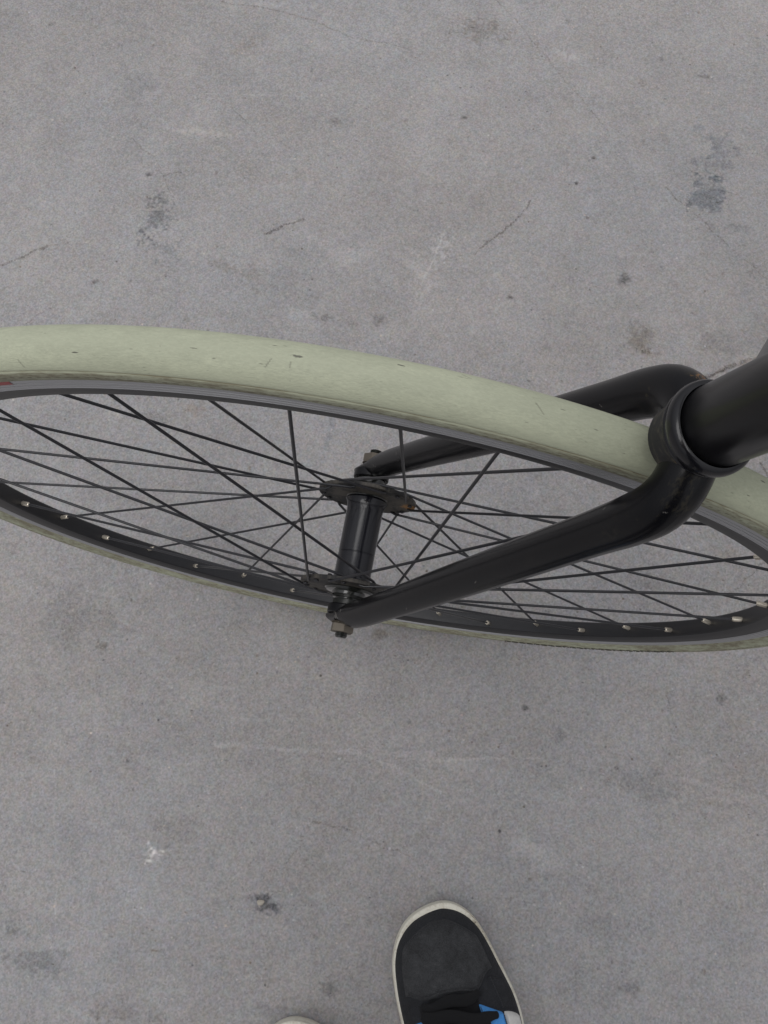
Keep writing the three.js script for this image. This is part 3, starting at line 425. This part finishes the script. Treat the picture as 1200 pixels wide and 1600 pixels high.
const S = {
  vamp: new THREE.MeshPhysicalMaterial({ map: nubuck([0.030, 0.031, 0.033], 0.8, 500), bumpMap: suede, bumpScale: 0.0016, roughness: 0.95, sheen: 0.25, sheenRoughness: 0.7, sheenColor: new THREE.Color(0.25, 0.25, 0.26) }),
  black: new THREE.MeshPhysicalMaterial({ map: nubuck([0.013, 0.014, 0.017], 0.6, 510), bumpMap: suede, bumpScale: 0.0011, roughness: 0.92, sheen: 0.15, sheenRoughness: 0.7, sheenColor: new THREE.Color(0.2, 0.2, 0.2) }),
  sole: new THREE.MeshStandardMaterial({ map: speckTex(1024, 256, 520, (a, b) => { const m = smooth(-0.15, 0.45, a + b * 0.3) * 0.75, k = smooth(0.36, 0.55, a + b * 0.45) * 0.9; return [mix(mix(0.64, 0.33, m), 0.06, k), mix(mix(0.615, 0.28, m), 0.05, k), mix(mix(0.53, 0.19, m), 0.04, k)]; }), roughness: 0.65 }),
  blue: new THREE.MeshStandardMaterial({ map: speckTex(256, 256, 530, (a, b) => { const s = 1 + a * 0.2 + b * 0.25; return [0.06 * s, 0.26 * s, 0.62 * s]; }), roughness: 0.85 }),
  white: new THREE.MeshStandardMaterial({ map: speckTex(256, 256, 540, (a, b) => { const s = 1 + a * 0.12 + b * 0.1; return [0.62 * s, 0.61 * s, 0.58 * s]; }), roughness: 0.6 }),
  thread: new THREE.MeshStandardMaterial({ color: new THREE.Color().setRGB(0.035, 0.036, 0.04), roughness: 0.9 }),
  lace: new THREE.MeshStandardMaterial({ bumpMap: weave, bumpScale: 0.0006, map: speckTex(256, 256, 550, (a, b) => { const s = 1 + b * 0.6; return [0.0055 * s, 0.0055 * s, 0.0075 * s]; }), roughness: 0.95 }),
};
function makeShoe() {
  const o = new THREE.Group();
  { // sole: rubber side band with a welt line
    const lv = [[0.000, 0.0030], [0.0012, 0.0010], [0.004, 0.0002], [0.0120, 0], [0.0205, 0.0004], [0.0212, 0.0009], [0.0219, 0.0006], [0.0262, 0.0010], [0.0275, 0.0020], [0.0278, 0.0040]], pos = [], uv = [], idx = [], n = ringPts.length;
    for (const [y, d] of lv) { const r = inset(() => d); r.forEach((p, i) => { pos.push(p.x, y, p.z); uv.push(i / n * 3, y * 14 + 0.1); }); }
    for (let q = 0; q < lv.length - 1; q++) for (let i = 0; i < n; i++) { const a = q * n + i, b = q * n + (i + 1) % n; idx.push(a, a + n, b, b, a + n, b + n); }
    const c0 = pos.length / 3; pos.push(0, 0, 0.15); uv.push(0, 0); pos.push(0, 0.0278, 0.15); uv.push(0, 0);
    for (let i = 0; i < n; i++) { const t = (lv.length - 1) * n; idx.push(c0, i, (i + 1) % n, c0 + 1, t + (i + 1) % n, t + i); }
    const g = new THREE.BufferGeometry(); g.setAttribute('position', new THREE.Float32BufferAttribute(pos, 3)); g.setAttribute('uv', new THREE.Float32BufferAttribute(uv, 2)); g.setIndex(idx);
    part('sole', creased(g, 0.9), S.sole, o);
  }
  part('upper', patch(() => -1, () => 1, () => A0, () => A1, 0.0, 130, 60, false), S.black, o);
  const vEnd = q => { const t = mix(-0.88, 0.85, q); return 0.0755 + 0.003 * smooth(0.1, 0.5, Math.abs(t + 0.05)) - 0.016 * smooth(0.30, 0.80, t) - 0.004 * smooth(-0.55, -0.85, t); };
  part('toe_panel', patch(() => -0.86, () => 0.84, q => 0.0145 + 0.020 * Math.pow(Math.abs(2 * q - 1), 3), vEnd, 0.0010, 60, 46), S.vamp, o);
  part('tongue', patch(() => -0.5, () => 0.36, () => 0.0765, () => 0.185, 0.0016, 30, 20), S.lace, o);
  part('eyestay', patch(() => -0.86, () => -0.50, q => 0.080 + 0.002 * q, () => 0.17, 0.0022, 30, 14), S.black, o);
  part('lining', patch(() => -0.80, () => -0.46, q => 0.0950 - 0.005 * q, () => 0.16, 0.0036, 30, 14), S.blue, o);
  part('eyestay', patch(() => 0.30, () => 0.67, q => 0.0850 + 0.0115 * q, () => 0.17, 0.0030, 30, 14), S.blue, o);
  part('side_panel', patch(() => 0.69, () => 0.93, q => 0.0965 + 0.006 * q * q, () => 0.175, 0.0024, 24, 12), S.white, o);
  part('quarter', patch(() => 0.66, () => 0.955, q => 0.066 + 0.008 * q, q => 0.0945 + 0.006 * q * q, 0.0014, 24, 12), S.black, o);
  { // thread: double rows along the panel edges
    const gs = [], row = (f, n) => { for (let i = 0; i < n; i++) { const a = f((i + 0.12) / n), b = f((i + 0.78) / n); gs.push(rod(a, b, 0.00042, 0.00042, 5)); } };
    for (const o of [0.0016, 0.0040]) { row(x => { const q = 0.04 + x * 0.92, a = vEnd(q) - o; return surf(a, mix(-0.86, 0.84, q), 0.0013); }, 64); row(x => { const q = 0.04 + x * 0.92; return surf(0.0145 + 0.020 * Math.pow(Math.abs(2 * q - 1), 3) + o, mix(-0.86, 0.84, q), 0.0013); }, 60); }
    row(x => surf(mix(0.0885, 0.118, x), 0.325, 0.0033), 20); row(x => surf(mix(0.099, 0.130, x), 0.645, 0.0033), 20); row(x => surf(mix(0.068, 0.094, x), 0.69, 0.0017), 18);
    part('stitching', mergeGeometries(gs), S.thread, o);
  }
  for (let r = 0; r < 6; r++) { // flat laces across the tongue
    const a = 0.0815 + r * 0.0125, tilt = r % 2 ? 0.0045 : -0.003, pts = [];
    for (let q = 0; q <= 10; q++) { const t = mix(-0.56, r === 1 ? 0.50 : 0.36, q / 10); pts.push(surf(a + tilt * (q / 10 - 0.5) * 2 + 0.0015 * Math.sin(q + r), t, 0.0046 + 0.0018 * (r % 2) + 0.002 * Math.sin(q / 10 * Math.PI))); }
    part('lace', taperTube(new THREE.CatmullRomCurve3(pts), 30, 10, t => [0.0054 * (1 - 0.4 * smooth(0.8, 1, t)), 0.0019]), S.lace, o);
  }
  return o;
}
const shoe = makeShoe(); shoe.name = numbered('shoe'); scene.add(shoe);
{ const p = gp(690, 1407, 0.012); shoe.position.set(p.x, 0, p.z); shoe.rotation.y = 0.332; }
tag(shoe, 'black right shoe with cream sole, black laces and blue and white side panels', 'shoe', 'pair of shoes');
const other = shoe.clone(); other.name = numbered('shoe'); other.scale.x = -1; scene.add(other);
{ const p = gp(462, 1589, 0.012); other.position.set(p.x, 0, p.z); other.rotation.y = 0.08; }
tag(other, 'left shoe of the pair, its cream rubber toe beside the black right shoe', 'shoe', 'pair of shoes');

// ---------------------------------------------------------------- the person taking the picture: stands in the shoes, just out of the frame
{
  const body = new THREE.Group(); body.name = 'person'; scene.add(body);
  const sd = (p, a, b, ra, rb) => { const ax = b.x - a.x, ay = b.y - a.y, az = b.z - a.z, px = p.x - a.x, py = p.y - a.y, pz = p.z - a.z, h = clamp((px * ax + py * ay + pz * az) / (ax * ax + ay * ay + az * az)); return Math.hypot(px - ax * h, py - ay * h, pz - az * h) - mix(ra, rb, h); };
  const smin = (a, b, k) => { const h = Math.max(k - Math.abs(a - b), 0) / k; return Math.min(a, b) - h * h * k * 0.25; };
  function mesh(lo, size, res, f, col) {
    const mc = new MarchingCubes(res, new THREE.MeshBasicMaterial(), false, false, 400000), p = V(); mc.isolation = 0;
    for (let z = 0; z < res; z++) for (let y = 0; y < res; y++) for (let x = 0; x < res; x++) { p.set(lo.x + x / res * size, lo.y + y / res * size, lo.z + z / res * size); mc.field[x + y * res + z * res * res] = -f(p); }
    mc.update();
    const n = mc.count, P = new Float32Array(n * 3), Cc = new Float32Array(n * 3);
    for (let i = 0; i < n; i++) { for (let q = 0; q < 3; q++) P[i * 3 + q] = (mc.positionArray[i * 3 + q] + 1) / 2 * size + [lo.x, lo.y, lo.z][q]; const c = col(V(P[i * 3], P[i * 3 + 1], P[i * 3 + 2])); Cc.set(c, i * 3); }
    const g = new THREE.BufferGeometry(); g.setAttribute('position', new THREE.BufferAttribute(P, 3)); g.setAttribute('color', new THREE.BufferAttribute(Cc, 3));
    const m = mergeVertices(g, 1e-5); m.computeVertexNormals(); return m;
  }
  const sh = (o, a, b, y) => V(b * (o.scale.x), y, a).applyAxisAngle(V(0, 1, 0), o.rotation.y).add(o.position);
  const right = V(1, 0, 0).applyQuaternion(camera.quaternion), up = V(0, 1, 0).applyQuaternion(camera.quaternion), back = V(0, 0, 1).applyQuaternion(camera.quaternion);
  const phone = camera.position.clone().addScaledVector(back, 0.014).addScaledVector(up, -0.042);     // the lens sits at the upper end of the phone
  const aR = sh(shoe, 0.225, 0.002, 0.07), aL = sh(other, 0.225, 0.002, 0.07);
  const kR = V(0.20, 0.50, 0.56), kL = V(0.04, 0.50, 0.64), hR = V(0.20, 0.90, 0.64), hL = V(0.03, 0.90, 0.66), pel = V(0.115, 0.96, 0.655), chest = V(0.11, 1.25, 0.555), neck = V(0.10, 1.42, 0.455), head = V(0.09, 1.53, 0.365);
  const sR = V(0.29, 1.36, 0.49), sL = V(-0.08, 1.36, 0.49), eR = V(0.33, 1.11, 0.44), eL = V(-0.14, 1.11, 0.44);
  const wR = phone.clone().addScaledVector(right, 0.065).addScaledVector(up, -0.085).addScaledVector(back, 0.03), wL = phone.clone().addScaledVector(right, -0.065).addScaledVector(up, -0.085).addScaledVector(back, 0.03);
  const bones = [[aR, kR, 0.052, 0.066], [kR, hR, 0.068, 0.092], [aL, kL, 0.052, 0.066], [kL, hL, 0.068, 0.092], [hR, hL, 0.10, 0.10], [pel, chest, 0.135, 0.145], [chest, neck.clone().add(V(0, -0.06, 0.01)), 0.14, 0.085], [sR, sL, 0.075, 0.075], [sR, eR, 0.062, 0.048], [eR, wR, 0.047, 0.032], [sL, eL, 0.062, 0.048], [eL, wL, 0.047, 0.032], [neck, head, 0.058, 0.06]];
  const fBody = p => { let d = 1; for (const b of bones) d = smin(d, sd(p, ...b), 0.05); return d; };
  const JEANS = [0.022, 0.026, 0.038], HOOD = [0.03, 0.03, 0.033], SKIN = [0.42, 0.25, 0.18];
  const bodyGeo = mesh(V(-0.82, 0.02, -0.25), 1.72, 116, fBody, p => p.y < 0.93 ? JEANS : p.y > 1.40 && p.distanceTo(neck) < 0.12 ? SKIN : HOOD);
  // hands: palm, four fingers round the phone's back edge, thumb on its face
  const gs = [bodyGeo];
  for (const s of [1, -1]) {
    const w = s > 0 ? wR : wL, L = (r, u, b) => phone.clone().addScaledVector(right, r * s).addScaledVector(up, u).addScaledVector(back, b), palm = L(0.052, -0.035, 0.012), ch = [[w, palm, 0.026, 0.022], [palm, L(0.043, -0.005, 0.008), 0.020, 0.016]];
    [[0.030, 0.95], [0.012, 1], [-0.006, 0.95], [-0.024, 0.8]].forEach(([u, l], i) => { const k = L(0.050, u - 0.008, 0.004), m = L(0.047 - 0.006 * l, u + 0.001, -0.0165), e = L(0.042 - 0.030 * l, u + 0.004, -0.018); ch.push([palm, k, 0.014, 0.0092], [k, m, 0.009, 0.0086], [m, e, 0.0086, 0.0074]); });
    const t0 = L(0.046, -0.030, 0.022), t1 = L(0.030, -0.004, 0.021), t2 = L(0.014, 0.008, 0.0175); ch.push([palm, t0, 0.018, 0.012], [t0, t1, 0.011, 0.0098], [t1, t2, 0.0095, 0.0082]);
    const lo = palm.clone().sub(V(0.085, 0.085, 0.085)); gs.push(mesh(lo, 0.17, 56, p => { let d = 1; for (const b of ch) d = smin(d, sd(p, ...b), 0.006); return d; }, () => SKIN));
  }
  // head bowed over the phone: skull, jaw, nose, brow, lips, ears
  const fwd = V(0, -0.72, -0.69), hu = V(0, 0.69, -0.72), hx = V(1, 0, 0), Hd = (x, y, z) => head.clone().addScaledVector(hx, x).addScaledVector(hu, y).addScaledVector(fwd, z);
  const parts = [[Hd(0, 0.03, -0.015), Hd(0, 0.035, 0.01), 0.083, 0.078, 0.03], [Hd(0, -0.03, 0.03), Hd(0, -0.075, 0.055), 0.060, 0.034, 0.05], [Hd(0, 0.012, 0.088), Hd(0, -0.022, 0.106), 0.009, 0.013, 0.012], [Hd(-0.03, 0.024, 0.083), Hd(0.03, 0.024, 0.083), 0.008, 0.008, 0.012], [Hd(-0.018, -0.052, 0.088), Hd(0.018, -0.052, 0.088), 0.006, 0.006, 0.006], [Hd(0.079, 0.02, 0), Hd(0.083, -0.02, 0.004), 0.012, 0.008, 0.006], [Hd(-0.079, 0.02, 0), Hd(-0.083, -0.02, 0.004), 0.012, 0.008, 0.006], [Hd(0, -0.05, -0.03), neck, 0.056, 0.058, 0.03]];
  gs.push(mesh(head.clone().sub(V(0.15, 0.15, 0.15)), 0.30, 76, p => { let d = 1; for (const [a, b, ra, rb, k] of parts) d = smin(d, sd(p, a, b, ra, rb), k); for (const x of [-0.031, 0.031]) d = Math.max(d, -(p.distanceTo(Hd(x, 0.006, 0.098)) - 0.017)); return d; }, () => SKIN));
  part('body', mergeGeometries(gs), new THREE.MeshStandardMaterial({ vertexColors: true, roughness: 0.85 }), body);
  part('hair', mesh(head.clone().sub(V(0.15, 0.15, 0.15)), 0.30, 60, p => { const d = sd(p, Hd(0, 0.035, -0.02), Hd(0, 0.042, 0.004), 0.092, 0.086), q = p.clone().sub(head); return Math.max(d, Math.max(q.dot(fwd) - 0.055 - (q.dot(hu) - 0.05) * 0.3, -(q.dot(hu) - 0.0 + Math.min(0, q.dot(fwd)) * 0.7 + 0.02))); }, () => [0.03, 0.02, 0.014]), new THREE.MeshStandardMaterial({ vertexColors: true, roughness: 0.7 }), body);
  for (const x of [-0.031, 0.031]) part('eye', new THREE.SphereGeometry(0.0125, 16, 12).translate(...Hd(x, 0.006, 0.074).toArray()), new THREE.MeshStandardMaterial({ color: 0xe8e4de, roughness: 0.3 }), body);
  tag(body, 'person in dark hooded top and jeans bending over a phone beside the bicycle', 'person');
  const ph = new THREE.Group(); ph.name = 'phone'; scene.add(ph); ph.position.copy(phone); ph.quaternion.copy(camera.quaternion);
  part('phone_case', new RoundedBoxGeometry(0.060, 0.112, 0.012, 3, 0.004).translate(0, 0, 0), new THREE.MeshStandardMaterial({ color: 0x141416, roughness: 0.5 }), ph);
  part('screen', new THREE.BoxGeometry(0.05, 0.066, 0.0008).translate(0, 0.012, 0.0062), new THREE.MeshStandardMaterial({ color: 0x0a0a0c, roughness: 0.15 }), ph);
  tag(ph, 'black phone held in both hands over the bicycle wheel', 'phone');
}

// ---------------------------------------------------------------- a pebble chip lying in the dark stain
{
  const g = mergeVertices(new THREE.IcosahedronGeometry(0.0030, 3)), p = g.attributes.position, R = rng(9), nn = [V(R() - .5, R() - .5, R() - .5), V(R() - .5, R() - .5, R() - .5), V(R() - .5, R() - .5, R() - .5)];
  for (let i = 0; i < p.count; i++) { const v = V().fromBufferAttribute(p, i), d = 1 + 0.35 * Math.sin(v.dot(nn[0]) * 1260) + 0.18 * Math.sin(v.dot(nn[1]) * 2600); v.multiplyScalar(d); p.setXYZ(i, v.x * 1.15, v.y * 0.6, v.z * 0.9); }
  g.computeVertexNormals(); g.computeBoundingBox();
  const m = part('pebble', g, new THREE.MeshStandardMaterial({ color: new THREE.Color().setRGB(0.36, 0.33, 0.28), roughness: 0.9 }), scene), q = gp(408, 1411);
  m.position.set(q.x, -g.boundingBox.min.y - 0.0004, q.z);
  tag(m, 'small pale stone chip lying in a dark stain on the concrete', 'pebble');
}

renderer.render(scene, camera);
